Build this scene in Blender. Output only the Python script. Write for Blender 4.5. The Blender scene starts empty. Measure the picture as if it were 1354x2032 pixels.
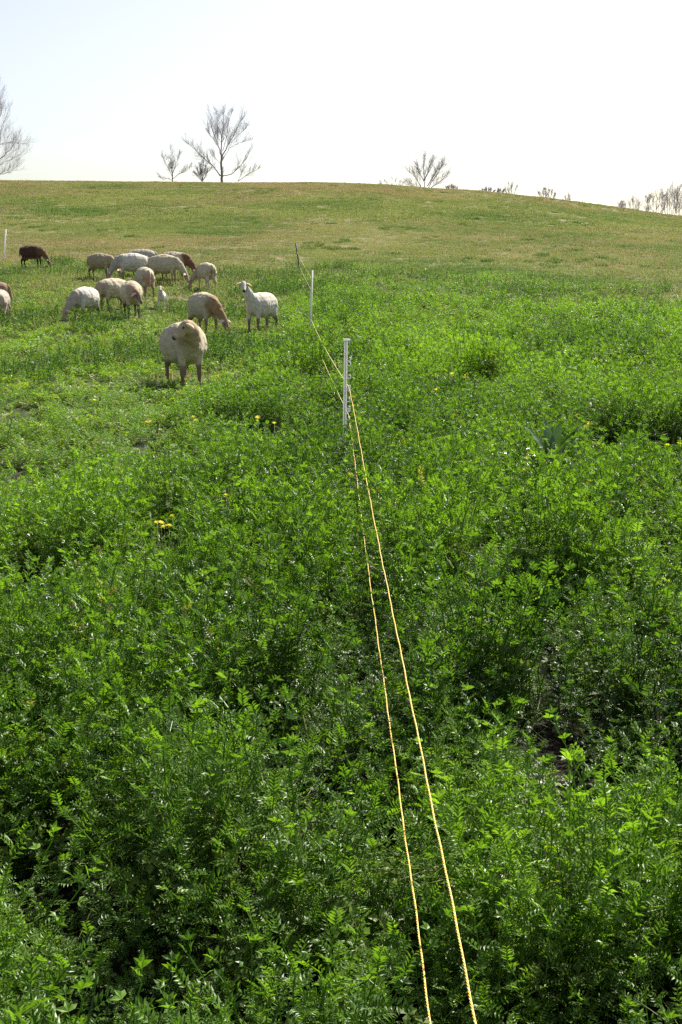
import bpy, bmesh, math, random
import numpy as np
from mathutils import Vector, Matrix, noise

random.seed(7)
RNG = np.random.default_rng(11)
SC = bpy.context.scene
COL = SC.collection
R = math.radians

# ------------------------------------------------------------------ camera, sky, sun, exposure
EYE = 1.65
F_PX = 2145.0                      # focal length in photo pixels (2032 px high frame)
HORIZON = 480.0                    # eye level row in the photo
PITCH = math.atan((1016 - HORIZON) / F_PX)
cam_d = bpy.data.cameras.new('camera')
cam_d.sensor_fit = 'VERTICAL'
cam_d.sensor_height = 36.0
cam_d.sensor_width = 24.0
cam_d.lens = 36.0 * F_PX / 2032.0
cam_d.clip_start = 0.05
cam_d.clip_end = 3000
cam = bpy.data.objects.new('camera', cam_d)
COL.objects.link(cam)
cam.location = (0, 0, EYE)
cam.rotation_euler = (math.pi / 2 - PITCH, 0, 0)
SC.camera = cam

SUN_ELEV = R(43)
SUN_AZ = R(34)                     # from +y (view direction) clockwise towards +x
world = bpy.data.worlds.new("World")
SC.world = world
world.use_nodes = True
wn = world.node_tree.nodes
wl = world.node_tree.links
for n in list(wn): wn.remove(n)
sky = wn.new('ShaderNodeTexSky')
sky.sky_type = 'NISHITA'
sky.sun_disc = False
sky.sun_elevation = SUN_ELEV
sky.sun_rotation = SUN_AZ
sky.air_density = 1.0
sky.dust_density = 1.6
sky.ozone_density = 1.0
bgn = wn.new('ShaderNodeBackground')
bgn.inputs['Strength'].default_value = 0.079
wo = wn.new('ShaderNodeOutputWorld')
hs = wn.new('ShaderNodeHueSaturation')          # hazy spring sky, paler than the clear-air model
hs.inputs['Saturation'].default_value = 0.66
hs.inputs['Hue'].default_value = 0.525
wl.new(sky.outputs[0], hs.inputs['Color'])
wl.new(hs.outputs[0], bgn.inputs[0])
wl.new(bgn.outputs[0], wo.inputs[0])

sun_d = bpy.data.lights.new('sun', 'SUN')
sun_d.energy = 5.0
sun_d.angle = R(0.53)
sun_d.color = (1.0, 0.95, 0.86)
sun = bpy.data.objects.new('sun', sun_d)
COL.objects.link(sun)
sdir = Vector((math.sin(SUN_AZ) * math.cos(SUN_ELEV), math.cos(SUN_AZ) * math.cos(SUN_ELEV), math.sin(SUN_ELEV)))
sun.rotation_euler = sdir.to_track_quat('Z', 'Y').to_euler()
sun.location = sdir * 60

SC.view_settings.view_transform = 'Standard'
SC.view_settings.look = 'None'
SC.view_settings.exposure = 1.08
SC.view_settings.gamma = 1.0
SC.render.engine = 'CYCLES'
SC.cycles.max_bounces = 5
SC.cycles.diffuse_bounces = 3
SC.cycles.glossy_bounces = 2
SC.cycles.transmission_bounces = 4
SC.cycles.use_denoising = False
SC.cycles.sample_clamp_indirect = 6

# ------------------------------------------------------------------ numeric helpers
def smooth(a, b, x):
    t = np.clip((np.asarray(x, float) - a) / (b - a), 0, 1)
    return t * t * (3 - 2 * t)

def _hash(ix, iy, seed):
    h = (ix.astype(np.int64) * 374761393 + iy.astype(np.int64) * 668265263 + seed * 974634777) & 0xffffffff
    h = ((h ^ (h >> 13)) * 1274126177) & 0xffffffff
    h = h ^ (h >> 16)
    return (h & 0xffff) / 65535.0

def vnoise(x, y, seed=0):
    x = np.asarray(x, float); y = np.asarray(y, float)
    ix = np.floor(x); iy = np.floor(y)
    fx = x - ix; fy = y - iy
    fx = fx * fx * (3 - 2 * fx); fy = fy * fy * (3 - 2 * fy)
    a = _hash(ix, iy, seed); b = _hash(ix + 1, iy, seed)
    c = _hash(ix, iy + 1, seed); d = _hash(ix + 1, iy + 1, seed)
    return (a * (1 - fx) + b * fx) * (1 - fy) + (c * (1 - fx) + d * fx) * fy

def fbm(x, y, seed=0, o=3):
    s = 0; a = 1.0; t = 0
    for k in range(o):
        s = s + a * vnoise(x * 2 ** k + 17.3 * k, y * 2 ** k - 9.1 * k, seed + k)
        t += a; a *= 0.5
    return s / t

# ground profile along the view direction and its fall to the right
CREST = 150.0
_py = np.array([-400, -60, 0, 5, 10, 14, 21, 28, 35, 48, 70, 100, 130, 150, 175, 220, 400, 900], float)
_pz = np.array([-4, 0.2, 0, -.08, -.15, -.12, .06, .52, .88, 1.72, 3.35, 6.0, 8.2, 9.1, 9.2, 7.4, -6, -30], float)
# natural smoothing of the polyline
_fy = np.arange(-400, 900, 1.0)
_fz = np.interp(_fy, _py, _pz)
_k = np.exp(-0.5 * (np.arange(-12, 13) / 3.0) ** 2); _k /= _k.sum()
_fz = np.convolve(np.pad(_fz, 12, mode='edge'), _k, mode='valid')
_qx = np.array([-400, -100, -47, -34, -24, -14, -4, 12, 22.5, 29.5, 36.5, 47, 80, 200, 400], float)
_qz = np.array([3.0, 1.3, .22, -.12, .0, .22, 0, -.58, -1.25, -2.15, -3.0, -4.0, -7.2, -14, -18], float)
_gx = np.arange(-400, 400, 1.0)
_gz = np.interp(_gx, _qx, _qz)
_k2 = np.exp(-0.5 * (np.arange(-12, 13) / 3.5) ** 2); _k2 /= _k2.sum()
_gz = np.convolve(np.pad(_gz, 12, mode='edge'), _k2, mode='valid')

def G(x, y):
    x = np.asarray(x, float); y = np.asarray(y, float)
    z = np.interp(y, _fy, _fz)
    z = z + np.interp(x * np.clip(150 / np.maximum(y, 60), 1, 2.5), _gx, _gz) * smooth(18, 140, y) ** 1.3
    z = z + (fbm(x * .55, y * .55, 3, 3) - .5) * .10 * smooth(0, 6, np.abs(y))
    z = z + (fbm(x * .07, y * .07, 8, 2) - .5) * .9 * smooth(35, 90, y)
    return z

def ray(px, py):
    a = (px - 677) / F_PX; b = (py - 1016) / F_PX
    d = np.array([a, math.cos(PITCH) - b * math.sin(PITCH), -(math.sin(PITCH) + b * math.cos(PITCH))])
    return d

def hit(px, py, tmax=220.0, h=0.0):
    d = ray(px, py)
    t = np.concatenate([np.arange(1, 40, .02), np.arange(40, tmax, .1)])
    z = EYE + d[2] * t
    g = G(d[0] * t, d[1] * t) + h
    i = np.where(z <= g)[0]
    k = t[i[0]] if len(i) else tmax
    return float(d[0] * k), float(d[1] * k), float(G(d[0] * k, d[1] * k))

def at_dist(px, py, Y):
    d = ray(px, py); t = Y / d[1]
    return Vector((d[0] * t, Y, EYE + d[2] * t))

def to_px(x, y, z):
    x = np.asarray(x); y = np.asarray(y); z = np.asarray(z)
    dep = y * math.cos(PITCH) + (EYE - z) * math.sin(PITCH)
    dn = (EYE - z) * math.cos(PITCH) - y * math.sin(PITCH)
    dep = np.where(dep < .05, .05, dep)
    return 677 + x / dep * F_PX, 1016 + dn / dep * F_PX

# ------------------------------------------------------------------ object helpers
def tag(o, label=None, cat=None, group=None, kind=None):
    if label: o['label'] = label
    if cat: o['category'] = cat
    if group: o['group'] = group
    if kind: o['kind'] = kind
    return o

def empty(name, loc, rz=0.0):
    o = bpy.data.objects.new(name, None)
    o.empty_display_size = .1
    COL.objects.link(o); o.location = loc; o.rotation_euler = (0, 0, rz)
    return o

def mesh_obj(name, verts, faces, mat, parent=None, smooth_=True, link=True):
    me = bpy.data.meshes.new(name)
    me.from_pydata([tuple(v) for v in verts], [], faces)
    if smooth_: me.shade_smooth()
    if mat is not None: me.materials.append(mat)
    o = bpy.data.objects.new(name, me)
    if link: COL.objects.link(o)
    if parent is not None: o.parent = parent
    return o

class MB:
    def __init__(s): s.v = []; s.f = []
    def tube(s, pts, rad, n=5, cap=True):
        pts = [Vector(p) for p in pts]
        b0 = len(s.v)
        up = None
        for i, p in enumerate(pts):
            t = (pts[min(i + 1, len(pts) - 1)] - pts[max(i - 1, 0)])
            if t.length < 1e-9: t = Vector((0, 0, 1))
            t.normalize()
            if up is None:
                up = Vector((0, 0, 1)) if abs(t.z) < .9 else Vector((1, 0, 0))
            a = t.cross(up); a.normalize(); b = a.cross(t)
            up = b
            r = rad[i] if hasattr(rad, '__len__') else rad
            ra, rb = (r if hasattr(r, '__len__') else (r, r))
            for k in range(n):
                th = 2 * math.pi * k / n
                s.v.append(p + a * (ra * math.cos(th)) + b * (rb * math.sin(th)))
        m = len(pts)
        for i in range(m - 1):
            for k in range(n):
                k2 = (k + 1) % n
                s.f.append((b0 + i * n + k, b0 + i * n + k2, b0 + (i + 1) * n + k2, b0 + (i + 1) * n + k))
        if cap:
            s.f.append(tuple(b0 + k for k in range(n))[::-1])
            s.f.append(tuple(b0 + (m - 1) * n + k for k in range(n)))
    def box(s, c, h, rot=None):
        b0 = len(s.v); c = Vector(c)
        for dx in (-1, 1):
            for dy in (-1, 1):
                for dz in (-1, 1):
                    v = Vector((dx * h[0], dy * h[1], dz * h[2]))
                    if rot: v = rot @ v
                    s.v.append(c + v)
        for q in ((0, 1, 3, 2), (4, 6, 7, 5), (0, 4, 5, 1), (2, 3, 7, 6), (0, 2, 6, 4), (1, 5, 7, 3)):
            s.f.append(tuple(b0 + i for i in q))
    def build(s, name, mat, parent=None, smooth_=True):
        return mesh_obj(name, s.v, s.f, mat, parent, smooth_)

# ------------------------------------------------------------------ materials
def new_mat(name):
    m = bpy.data.materials.new(name); m.use_nodes = True
    nt = m.node_tree
    for n in list(nt.nodes): nt.nodes.remove(n)
    out = nt.nodes.new('ShaderNodeOutputMaterial')
    return m, nt, out

def simple_mat(name, col, rough=.6, var=.25, scale=40., bump=.15, spec=.4, metallic=0.):
    m, nt, out = new_mat(name)
    p = nt.nodes.new('ShaderNodeBsdfPrincipled')
    tc = nt.nodes.new('ShaderNodeTexCoord')
    nz = nt.nodes.new('ShaderNodeTexNoise'); nz.inputs['Scale'].default_value = scale; nz.inputs['Detail'].default_value = 4
    nt.links.new(tc.outputs['Object'], nz.inputs['Vector'])
    mx = nt.nodes.new('ShaderNodeMix'); mx.data_type = 'RGBA'
    mx.inputs[6].default_value = tuple(c * (1 - var) for c in col) + (1,)
    mx.inputs[7].default_value = tuple(min(1, c * (1 + var)) for c in col) + (1,)
    nt.links.new(nz.outputs[0], mx.inputs[0])
    nt.links.new(mx.outputs[2], p.inputs['Base Color'])
    p.inputs['Roughness'].default_value = rough
    p.inputs['Specular IOR Level'].default_value = spec
    p.inputs['Metallic'].default_value = metallic
    bp = nt.nodes.new('ShaderNodeBump'); bp.inputs['Strength'].default_value = bump; bp.inputs['Distance'].default_value = .005
    nt.links.new(nz.outputs[0], bp.inputs['Height']); nt.links.new(bp.outputs[0], p.inputs['Normal'])
    nt.links.new(p.outputs[0], out.inputs[0])
    return m

def leaf_mat(name, dark, light, dry, rough=.38, trans=.42, spec=.5, tcol=(1.5, 1.45, .45)):
    """dark -> light by the plant's own tint, -> dry by its dryness; each leaf a little its own."""
    m, nt, out = new_mat(name)
    N = nt.nodes.new; L = nt.links.new
    def attr(nm, ty):
        a = N('ShaderNodeAttribute'); a.attribute_name = nm; a.attribute_type = ty; return a
    ti = attr('tint', 'INSTANCER'); dr = attr('dry', 'INSTANCER'); lf = attr('leafv', 'GEOMETRY')
    add = N('ShaderNodeMath'); add.operation = 'MULTIPLY_ADD'
    L(lf.outputs['Fac'], add.inputs[0]); add.inputs[1].default_value = .55; 
    sub = N('ShaderNodeMath'); sub.operation = 'SUBTRACT'; L(ti.outputs['Fac'], sub.inputs[0]); sub.inputs[1].default_value = .27
    L(sub.outputs[0], add.inputs[2]); add.use_clamp = True
    mx = N('ShaderNodeMix'); mx.data_type = 'RGBA'
    mx.inputs[6].default_value = dark + (1,); mx.inputs[7].default_value = light + (1,)
    L(add.outputs[0], mx.inputs[0])
    # dryness: some leaves only
    gt = N('ShaderNodeMath'); gt.operation = 'LESS_THAN'
    fr = N('ShaderNodeMath'); fr.operation = 'FRACT'
    ml = N('ShaderNodeMath'); ml.operation = 'MULTIPLY'; ml.inputs[1].default_value = 7.31
    L(lf.outputs['Fac'], ml.inputs[0]); L(ml.outputs[0], fr.inputs[0])
    L(fr.outputs[0], gt.inputs[0]); L(dr.outputs['Fac'], gt.inputs[1])
    mx2 = N('ShaderNodeMix'); mx2.data_type = 'RGBA'
    L(gt.outputs[0], mx2.inputs[0]); L(mx.outputs[2], mx2.inputs[6]); mx2.inputs[7].default_value = dry + (1,)
    p = N('ShaderNodeBsdfPrincipled')
    p.inputs['Roughness'].default_value = rough; p.inputs['Specular IOR Level'].default_value = spec
    L(mx2.outputs[2], p.inputs['Base Color'])
    tr = N('ShaderNodeBsdfTranslucent')
    mt = N('ShaderNodeMix'); mt.data_type = 'RGBA'; mt.blend_type = 'MULTIPLY'; mt.inputs[0].default_value = 1
    L(mx2.outputs[2], mt.inputs[6]); mt.inputs[7].default_value = tcol + (1,)
    mt.clamp_result = False
    L(mt.outputs[2], tr.inputs['Color'])
    ms = N('ShaderNodeMixShader'); ms.inputs[0].default_value = trans
    L(p.outputs[0], ms.inputs[1]); L(tr.outputs[0], ms.inputs[2]); L(ms.outputs[0], out.inputs[0])
    return m

M_VETCH = leaf_mat('vetch_leaf', (.040, .098, .013), (.180, .318, .036), (.30, .24, .11), rough=.40, trans=.50, spec=.42, tcol=(1.45, 1.5, .42))
M_CLOVER = leaf_mat('clover_leaf', (.060, .112, .018), (.205, .295, .045), (.34, .27, .13), rough=.42, trans=.48, spec=.4, tcol=(1.4, 1.45, .45))
M_GRASS = leaf_mat('grass_blade', (.105, .18, .042), (.28, .30, .11), (.33, .25, .155), rough=.6, trans=.35, spec=.2, tcol=(1.25, 1.25, .85))

# ground
def ground_mat():
    m, nt, out = new_mat('ground_soil_and_turf')
    N = nt.nodes.new; L = nt.links.new
    geo = N('ShaderNodeNewGeometry')
    def noise_(scale, det=4, dist=0.):
        n = N('ShaderNodeTexNoise'); n.inputs['Scale'].default_value = scale; n.inputs['Detail'].default_value = det
        n.inputs['Distortion'].default_value = dist
        L(geo.outputs['Position'], n.inputs['Vector']); return n
    def mixc(f, a, b):
        x = N('ShaderNodeMix'); x.data_type = 'RGBA'
        for i, c in ((6, a), (7, b)):
            if isinstance(c, tuple): x.inputs[i].default_value = c + (1,)
            else: L(c, x.inputs[i])
        L(f, x.inputs[0]); return x.outputs[2]
    def ramp(src, a, b):
        r = N('ShaderNodeMapRange'); r.inputs[1].default_value = a; r.inputs[2].default_value = b
        r.interpolation_type = 'SMOOTHSTEP'
        L(src, r.inputs[0]); return r.outputs[0]
    n1 = noise_(.12, 5); n2 = noise_(1.2, 5); n3 = noise_(14, 5)
    turf = N('ShaderNodeAttribute'); turf.attribute_name = 'turf'
    tint = N('ShaderNodeAttribute'); tint.attribute_name = 'tint'
    soil = mixc(n3.outputs[0], (.006, .005, .003), (.016, .013, .007))  # soil darkened past its own tone to stand in for deep shade in gaps
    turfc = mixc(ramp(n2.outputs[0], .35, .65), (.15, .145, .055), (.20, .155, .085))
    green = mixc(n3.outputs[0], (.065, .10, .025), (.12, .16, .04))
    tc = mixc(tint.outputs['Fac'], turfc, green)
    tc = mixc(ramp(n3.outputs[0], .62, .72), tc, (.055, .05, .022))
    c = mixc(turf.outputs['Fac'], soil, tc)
    p = N('ShaderNodeBsdfPrincipled'); L(c, p.inputs['Base Color']); p.inputs['Roughness'].default_value = .95
    p.inputs['Specular IOR Level'].default_value = .15
    b = N('ShaderNodeBump'); b.inputs['Strength'].default_value = .7; b.inputs['Distance'].default_value = .05
    L(n3.outputs[0], b.inputs['Height']); L(b.outputs[0], p.inputs['Normal'])
    L(p.outputs[0], out.inputs[0])
    return m
M_GROUND = ground_mat()

# ------------------------------------------------------------------ vegetation zones (world space fields)
def boundary(x):                  # distance at which the leafy crop gives way to pasture
    x = np.asarray(x, float)
    return 33.5 - 1.2 * smooth(-6, 0, x) - 9.0 * smooth(1, 8, x) + (fbm(x * .25 + 5, x * .05, 21, 3) - .5) * 3.0

def turf_at(x, y):
    b = boundary(x)
    return smooth(-2.2, 2.2, y - b + (fbm(x * .5, y * .5, 31, 4) - .5) * 17)

def grazed_at(x, y):              # sheep side of the fence line, eaten short
    edge = -0.25 - .016 * (y - 10)
    g = smooth(.2, 1.6, edge - x + (fbm(x * .8, y * .8, 41, 3) - .5) * 1.6) * smooth(4.4, 7, y + (fbm(x * .7, y * .7, 43, 2) - .5) * 3)
    return g

# trodden and nibbled lower round each sheep, and two worn patches of dry ground
TROD = [hit(px, py, h=.06)[:2] for px, py in ((373, 757), (350, 752), (520, 650), (406, 654), (322, 606), (263, 624), (224, 612), (172, 631), (288, 584), (202, 549),
                                            (262, 556), (329, 560), (409, 568), (66, 528), (6, 632), (440, 655))]
WORN = [hit(px, py)[:2] + (w,) for px, py, w in ((362, 592, 1.3), (432, 604, 1.0), (300, 600, .7))]
def trod_at(x, y):
    m = np.zeros_like(np.asarray(x, float))
    for tx, ty in TROD:
        m = np.maximum(m, np.exp(-(((x - tx) / .65) ** 2 + ((y - ty) / .95) ** 2)))
    return m
def worn_at(x, y):
    m = np.zeros_like(np.asarray(x, float)); w_ = (fbm(x * 1.7, y * 1.7, 57, 3) - .5) * 1.6
    for wx_, wy_, w in WORN:
        m = np.maximum(m, smooth(1.2, .5, ((x - wx_) / w) ** 2 + ((y - wy_) / (w * 1.1)) ** 2 + w_))
    return m

def height_at(x, y):              # crop height in metres
    h = .29 - .09 * smooth(5, 13, y) - .06 * smooth(14, 26, y)
    h = h * (1 - .54 * grazed_at(x, y)) * (1 - .35 * smooth(24, 30, y))
    f = fbm(x * 4.0, y * 3.4, 51, 3)
    h = h * (.32 + 1.14 * smooth(.28, .68, f)) * (.85 + .3 * vnoise(x * .45, y * .45, 55))
    return h * (1 - .5 * trod_at(x, y)) * (1 - .35 * worn_at(x, y))

# gaps in the crop where the shade is deep, (x, y, half width x, half width y)
HOLES = []
for px, py, wx, wy in ((985, 1150, .17, .24), (1100, 1385, .10, .18), (340, 1672, .05, .05), (590, 1888, .09, .07),
                       (1120, 1570, .08, .10), (1160, 1690, .07, .08), (40, 1085, .12, .2), (500, 1655, .06, .06),
                       (770, 1500, .05, .12), (925, 1180, .08, .12), (70, 1720, .04, .04), (1330, 1880, .09, .08),
                       (640, 735, .25, .35), (1330, 860, .2, .3), (965, 740, .22, .3),
                       (345, 1010, .07, .1), (840, 1240, .07, .1), (1300, 1220, .1, .15), (1190, 1460, .06, .07)):
    x, y, _ = hit(px, py + 12, h=.24 if py > 800 else .15)
    k_ = 1.3 if py < 1500 else .9
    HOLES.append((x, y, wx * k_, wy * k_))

WEEDS = [hit(1094, 925, h=.2)[:2], hit(1026, 925, h=.2)[:2]]
def hole_at(x, y):
    m = np.zeros_like(np.asarray(x, float))
    wob = (fbm(x * 9, y * 9, 13, 2) - .5) * 1.2
    for hx, hy, wx, wy in HOLES:
        d = ((x - hx) / wx) ** 2 + ((y - hy + wy * .6) / (wy * 1.9)) ** 2
        m = np.maximum(m, smooth(1.6, .7, d + wob))
    m = np.maximum(m, .65 * smooth(.33, .26, fbm(x * 2.6 + 3, y * 2.2, 14, 2)) * smooth(1.5, 3, y) * (1 - smooth(22, 34, y)))
    return m

def weed_clear(x, y):
    m = np.zeros_like(np.asarray(x, float))
    for wx_, wy_ in WEEDS: m = np.maximum(m, smooth(1.5, .8, ((x - wx_) / .17) ** 2 + ((y - wy_ + .16) / .36) ** 2))
    return m

def mound_at(x, y):                # the growth heaped up behind each gap
    m = np.zeros_like(np.asarray(x, float))
    for hx, hy, wx, wy in HOLES:
        d = ((x - hx) / (wx * 1.7)) ** 2 + ((y - hy - wy * 1.9) / (wy * 1.0)) ** 2
        m = np.maximum(m, np.exp(-d))
    return m

# bands in the pasture: (row, half rows, x0, x1, tint) measured where they lie on the hill
def band_field(x, y):
    z = G(x, y)
    return None

PATCH = []
for px0, px1, py, hh, val in ((0, 240, 417, 7, 1.0), (60, 500, 452, 9, .85), (250, 520, 463, 5, .9), (780, 1354, 463, 9, .7),
                              (820, 1250, 482, 6, .55), (600, 1000, 412, 6, .5), (300, 620, 500, 6, .5), (0, 250, 497, 6, .5),
                              (640, 900, 520, 5, .6), (900, 1354, 560, 8, .45)):
    xa, ya, _ = hit(px0, py + hh); xb, yb, _ = hit(px1, py + hh)
    xc, yc, _ = hit((px0 + px1) / 2, py - hh)
    PATCH.append(((xa + xb) / 2, (min(ya, yb) + yc) / 2, abs(xb - xa) / 2, max(abs(yc - min(ya, yb)) / 2, .6), val))

def turf_green(x, y):
    f = .08 + .32 * smooth(.54, .7, fbm(x * .10, y * .05, 61, 4)) * (1 - .6 * smooth(60, 120, y))
    for cx, cy, wx, wy, val in PATCH:
        d = np.maximum(np.abs(x - cx) / wx, 0) ** 4 + ((y - cy) / wy) ** 2
        f = np.maximum(f, 1.1 * val * np.exp(-d * 1.3) * (.35 + .9 * fbm(x * .5, y * .25, 67, 3)))
    f = f + .45 * (1 - smooth(28, 58, y)) * smooth(.3, .6, fbm(x * .35, y * .2, 121, 3))
    return np.clip(f, 0, 1)

# ------------------------------------------------------------------ ground sheet
def axis(parts):
    a = []
    for s, e, st in parts: a += list(np.arange(s, e, st))
    return np.array(a)
ys = np.concatenate([axis([(-60, 0, 3), (0, 15, .25), (15, 50, .5), (50, 190, 1.6), (190, 620, 20)]), [620.]])
xp = np.concatenate([axis([(0, 8, .25), (8, 30, .7), (30, 80, 2), (80, 380, 15)]), [380.]])
xs = np.concatenate([-xp[::-1][:-1], xp])
X, Y = np.meshgrid(xs, ys)
Z = G(X, Y)
nx, ny = len(xs), len(ys)
gv = np.stack([X.ravel(), Y.ravel(), Z.ravel()], 1)
ii = (np.arange(ny - 1)[:, None] * nx + np.arange(nx - 1)[None, :]).ravel()
gf = np.stack([ii, ii + 1, ii + 1 + nx, ii + nx], 1)
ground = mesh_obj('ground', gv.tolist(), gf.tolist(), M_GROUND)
tag(ground, kind='structure')
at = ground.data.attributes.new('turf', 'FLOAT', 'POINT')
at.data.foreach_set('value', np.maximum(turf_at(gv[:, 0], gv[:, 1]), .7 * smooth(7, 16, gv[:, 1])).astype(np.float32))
at = ground.data.attributes.new('tint', 'FLOAT', 'POINT')
at.data.foreach_set('value', np.maximum(turf_green(gv[:, 0], gv[:, 1]), 1 - turf_at(gv[:, 0], gv[:, 1])) * (1 - .9 * worn_at(gv[:, 0], gv[:, 1])).astype(np.float32))

# ------------------------------------------------------------------ plant meshes for the cover
class Leafy:
    def __init__(s): s.v = []; s.f = []; s.a = []
    def face(s, pts, val):
        b = len(s.v); s.v += [tuple(p) for p in pts]; s.f.append(tuple(range(b, b + len(pts)))); s.a += [val] * len(pts)
    def leaflet(s, base, d, nrm, L, W, val, fold=.25):
        """pointed oval folded on its midrib: two quads"""
        side = d.cross(nrm); side.normalize()
        tip = base + d * L - nrm * (L * .12)
        m1 = base + d * (L * .5) - nrm * (L * .0)
        l = base + d * (L * .48) + side * W * .5 + nrm * (W * fold)
        r = base + d * (L * .48) - side * W * .5 + nrm * (W * fold)
        b = len(s.v)
        s.v += [tuple(base), tuple(l), tuple(tip), tuple(r), tuple(m1)]
        s.a += [val] * 5
        s.f += [(b, b + 4, b + 1), (b + 4, b + 2, b + 1), (b, b + 3, b + 4), (b + 4, b + 3, b + 2)]
    def stick(s, p, q, r, val):
        d = (q - p); a = d.cross(Vector((.3, .5, .8))); a.normalize(); b_ = d.cross(a); b_.normalize()
        b = len(s.v)
        for c in (p, q):
            for k in range(3):
                th = k * 2.094
                s.v.append(tuple(c + (a * math.cos(th) + b_ * math.sin(th)) * r)); s.a.append(val)
        for k in range(3):
            k2 = (k + 1) % 3
            s.f.append((b + k, b + k2, b + 3 + k2, b + 3 + k))
    def make(s, name, mat):
        o = mesh_obj(name, s.v, s.f, mat, link=False, smooth_=False)
        at = o.data.attributes.new('leafv', 'FLOAT', 'POINT')
        at.data.foreach_set('value', np.array(s.a, np.float32))
        return o

def rnd(a, b): return random.uniform(a, b)

def vetch_shoot(nleaf, pairs, ll, lw, detail=True, H=1.0, lean=None):
    """one climbing vetch shoot about 1 unit*H tall in metres (scaled per point)"""
    g = Leafy()
    az = rnd(0, 6.283); lean = rnd(.15, .9) if lean is None else lean
    pts = []; p = Vector((0, 0, 0)); tilt = lean * .35
    n = nleaf + 2
    for i in range(n + 1):
        pts.append(p.copy())
        tilt += lean * rnd(-.06, .16)
        az += rnd(-.35, .35)
        st = H / n
        p = p + Vector((math.cos(az) * math.sin(tilt), math.sin(az) * math.sin(tilt), math.cos(tilt))) * st
    for i in range(n): g.stick(pts[i], pts[i + 1], .0016 if detail else .003, .5)
    la = rnd(0, 6.28)
    for i in range(1, n + 1):
        if i < n * .25: continue
        la += 2.6 + rnd(-.6, .6)
        stem = (pts[i] - pts[i - 1]).normalized()
        top = i >= n - 1
        el = rnd(.35, .95) if not top else rnd(.9, 1.35)
        d = Vector((math.cos(la) * math.cos(el), math.sin(la) * math.cos(el), math.sin(el)))
        Lr = pairs * ll * rnd(.34, .46) * (.65 if top else 1) + .01
        q = pts[i].copy(); 
        val = rnd(.15, .85)
        curl = rnd(.05, .35)
        side = d.cross(Vector((0, 0, 1)))
        if side.length < .1: side = Vector((1, 0, 0))
        side.normalize()
        roll = rnd(-.8, .8)
        side = (Matrix.Rotation(roll, 3, d) @ side)
        pr = q.copy(); k_n = pairs
        for k in range(k_n):
            step = Lr / k_n
            d = (Matrix.Rotation(-curl / k_n * 1.6, 3, side) @ d)
            q = q + d * step
            nrm = side.cross(d); nrm.normalize()
            taper = 1 - .45 * (k / k_n) if k > k_n * .4 else 1
            for sgn in (-1, 1):
                ang = rnd(.9, 1.2)
                ld = (d * math.cos(ang) + side * (sgn * math.sin(ang)) + nrm * rnd(.05, .5)).normalized()
                g.leaflet(q, ld, (nrm + side * (-.3 * sgn)).normalized(), ll * taper * rnd(.85, 1.12), lw * taper * rnd(.9, 1.15), min(1, max(0, val + rnd(-.2, .2))), .28)
        if detail:
            g.stick(pr, q, .0008, val)
    return g

def leafy_shoot(n, ll, lw, H):
    """upright stem with broad leaves in threes"""
    g = Leafy(); az = rnd(0, 6.28); p = Vector((0, 0, 0)); tilt = rnd(.05, .3); la = rnd(0, 6.28)
    for i in range(n):
        q = p + Vector((math.cos(az) * math.sin(tilt), math.sin(az) * math.sin(tilt), math.cos(tilt))) * (H / n)
        g.stick(p, q, .0015, .5); tilt += rnd(-.08, .12); p = q
        if i < n * .3: continue
        for _ in range(1 if i < n - 1 else 3):
            la += 2.4 + rnd(-.5, .5); el = rnd(.3, .9) if i < n - 1 else rnd(.8, 1.3)
            d = Vector((math.cos(la) * math.cos(el), math.sin(la) * math.cos(el), math.sin(el)))
            c = p + d * rnd(.012, .03); g.stick(p, c, .0008, .5)
            sd = d.cross(Vector((0, 0, 1))); sd.normalize(); nr = sd.cross(d); val = rnd(.1, .9)
            for a_ in (-1.1, 0, 1.1):
                ld = (d * math.cos(a_) + sd * math.sin(a_) + nr * rnd(-.1, .25)).normalized()
                g.leaflet(c, ld, nr, ll * rnd(.85, 1.15), lw * rnd(.9, 1.1), min(1, max(0, val + rnd(-.1, .1))), .18)
    return g

def clover_shoot(n, ll, lw, H=.12):
    g = Leafy()
    for i in range(n):
        az = rnd(0, 6.28); rr = rnd(.0, .5) * H; hh = H * rnd(.45, 1)
        q = Vector((math.cos(az) * rr, math.sin(az) * rr, hh))
        g.stick(Vector((q.x * .2, q.y * .2, 0)), q, .0015, .5)
        n_ = Vector((rnd(-.55, .55), rnd(-.55, .55), 1)).normalized()
        val = rnd(.1, .9); a0 = rnd(0, 6.28)
        t1 = n_.orthogonal().normalized(); t2 = n_.cross(t1)
        for k in range(3):
            a = a0 + k * 2.09
            d = (t1 * math.cos(a) + t2 * math.sin(a) + n_ * .1).normalized()
            g.leaflet(q, d, n_, ll * rnd(.85, 1.1), lw, min(1, max(0, val + rnd(-.1, .1))), .15)
    return g

def grass_tuft(n, spread, h, w):
    g = Leafy()
    for i in range(n):
        a = rnd(0, 6.28); rr = spread * math.sqrt(rnd(0, 1))
        b = Vector((math.cos(a) * rr, math.sin(a) * rr, -.01))
        az = rnd(0, 6.28); bend = rnd(.15, 1.3)
        hh = h * rnd(.5, 1.1)
        d = Vector((math.cos(az), math.sin(az), 0)); side = Vector((-d.y, d.x, 0))
        m = b + Vector((0, 0, hh * .6)) + d * hh * .2 * bend
        t = b + Vector((0, 0, hh * (1 - .35 * bend))) + d * hh * .7 * bend
        val = rnd(0, 1)
        bb = len(g.v)
        g.v += [tuple(b - side * w), tuple(b + side * w), tuple(m + side * w * .8), tuple(m - side * w * .8), tuple(t)]
        g.a += [val] * 5
        g.f += [(bb, bb + 1, bb + 2, bb + 3), (bb + 3, bb + 2, bb + 4)]
    return g

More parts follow.
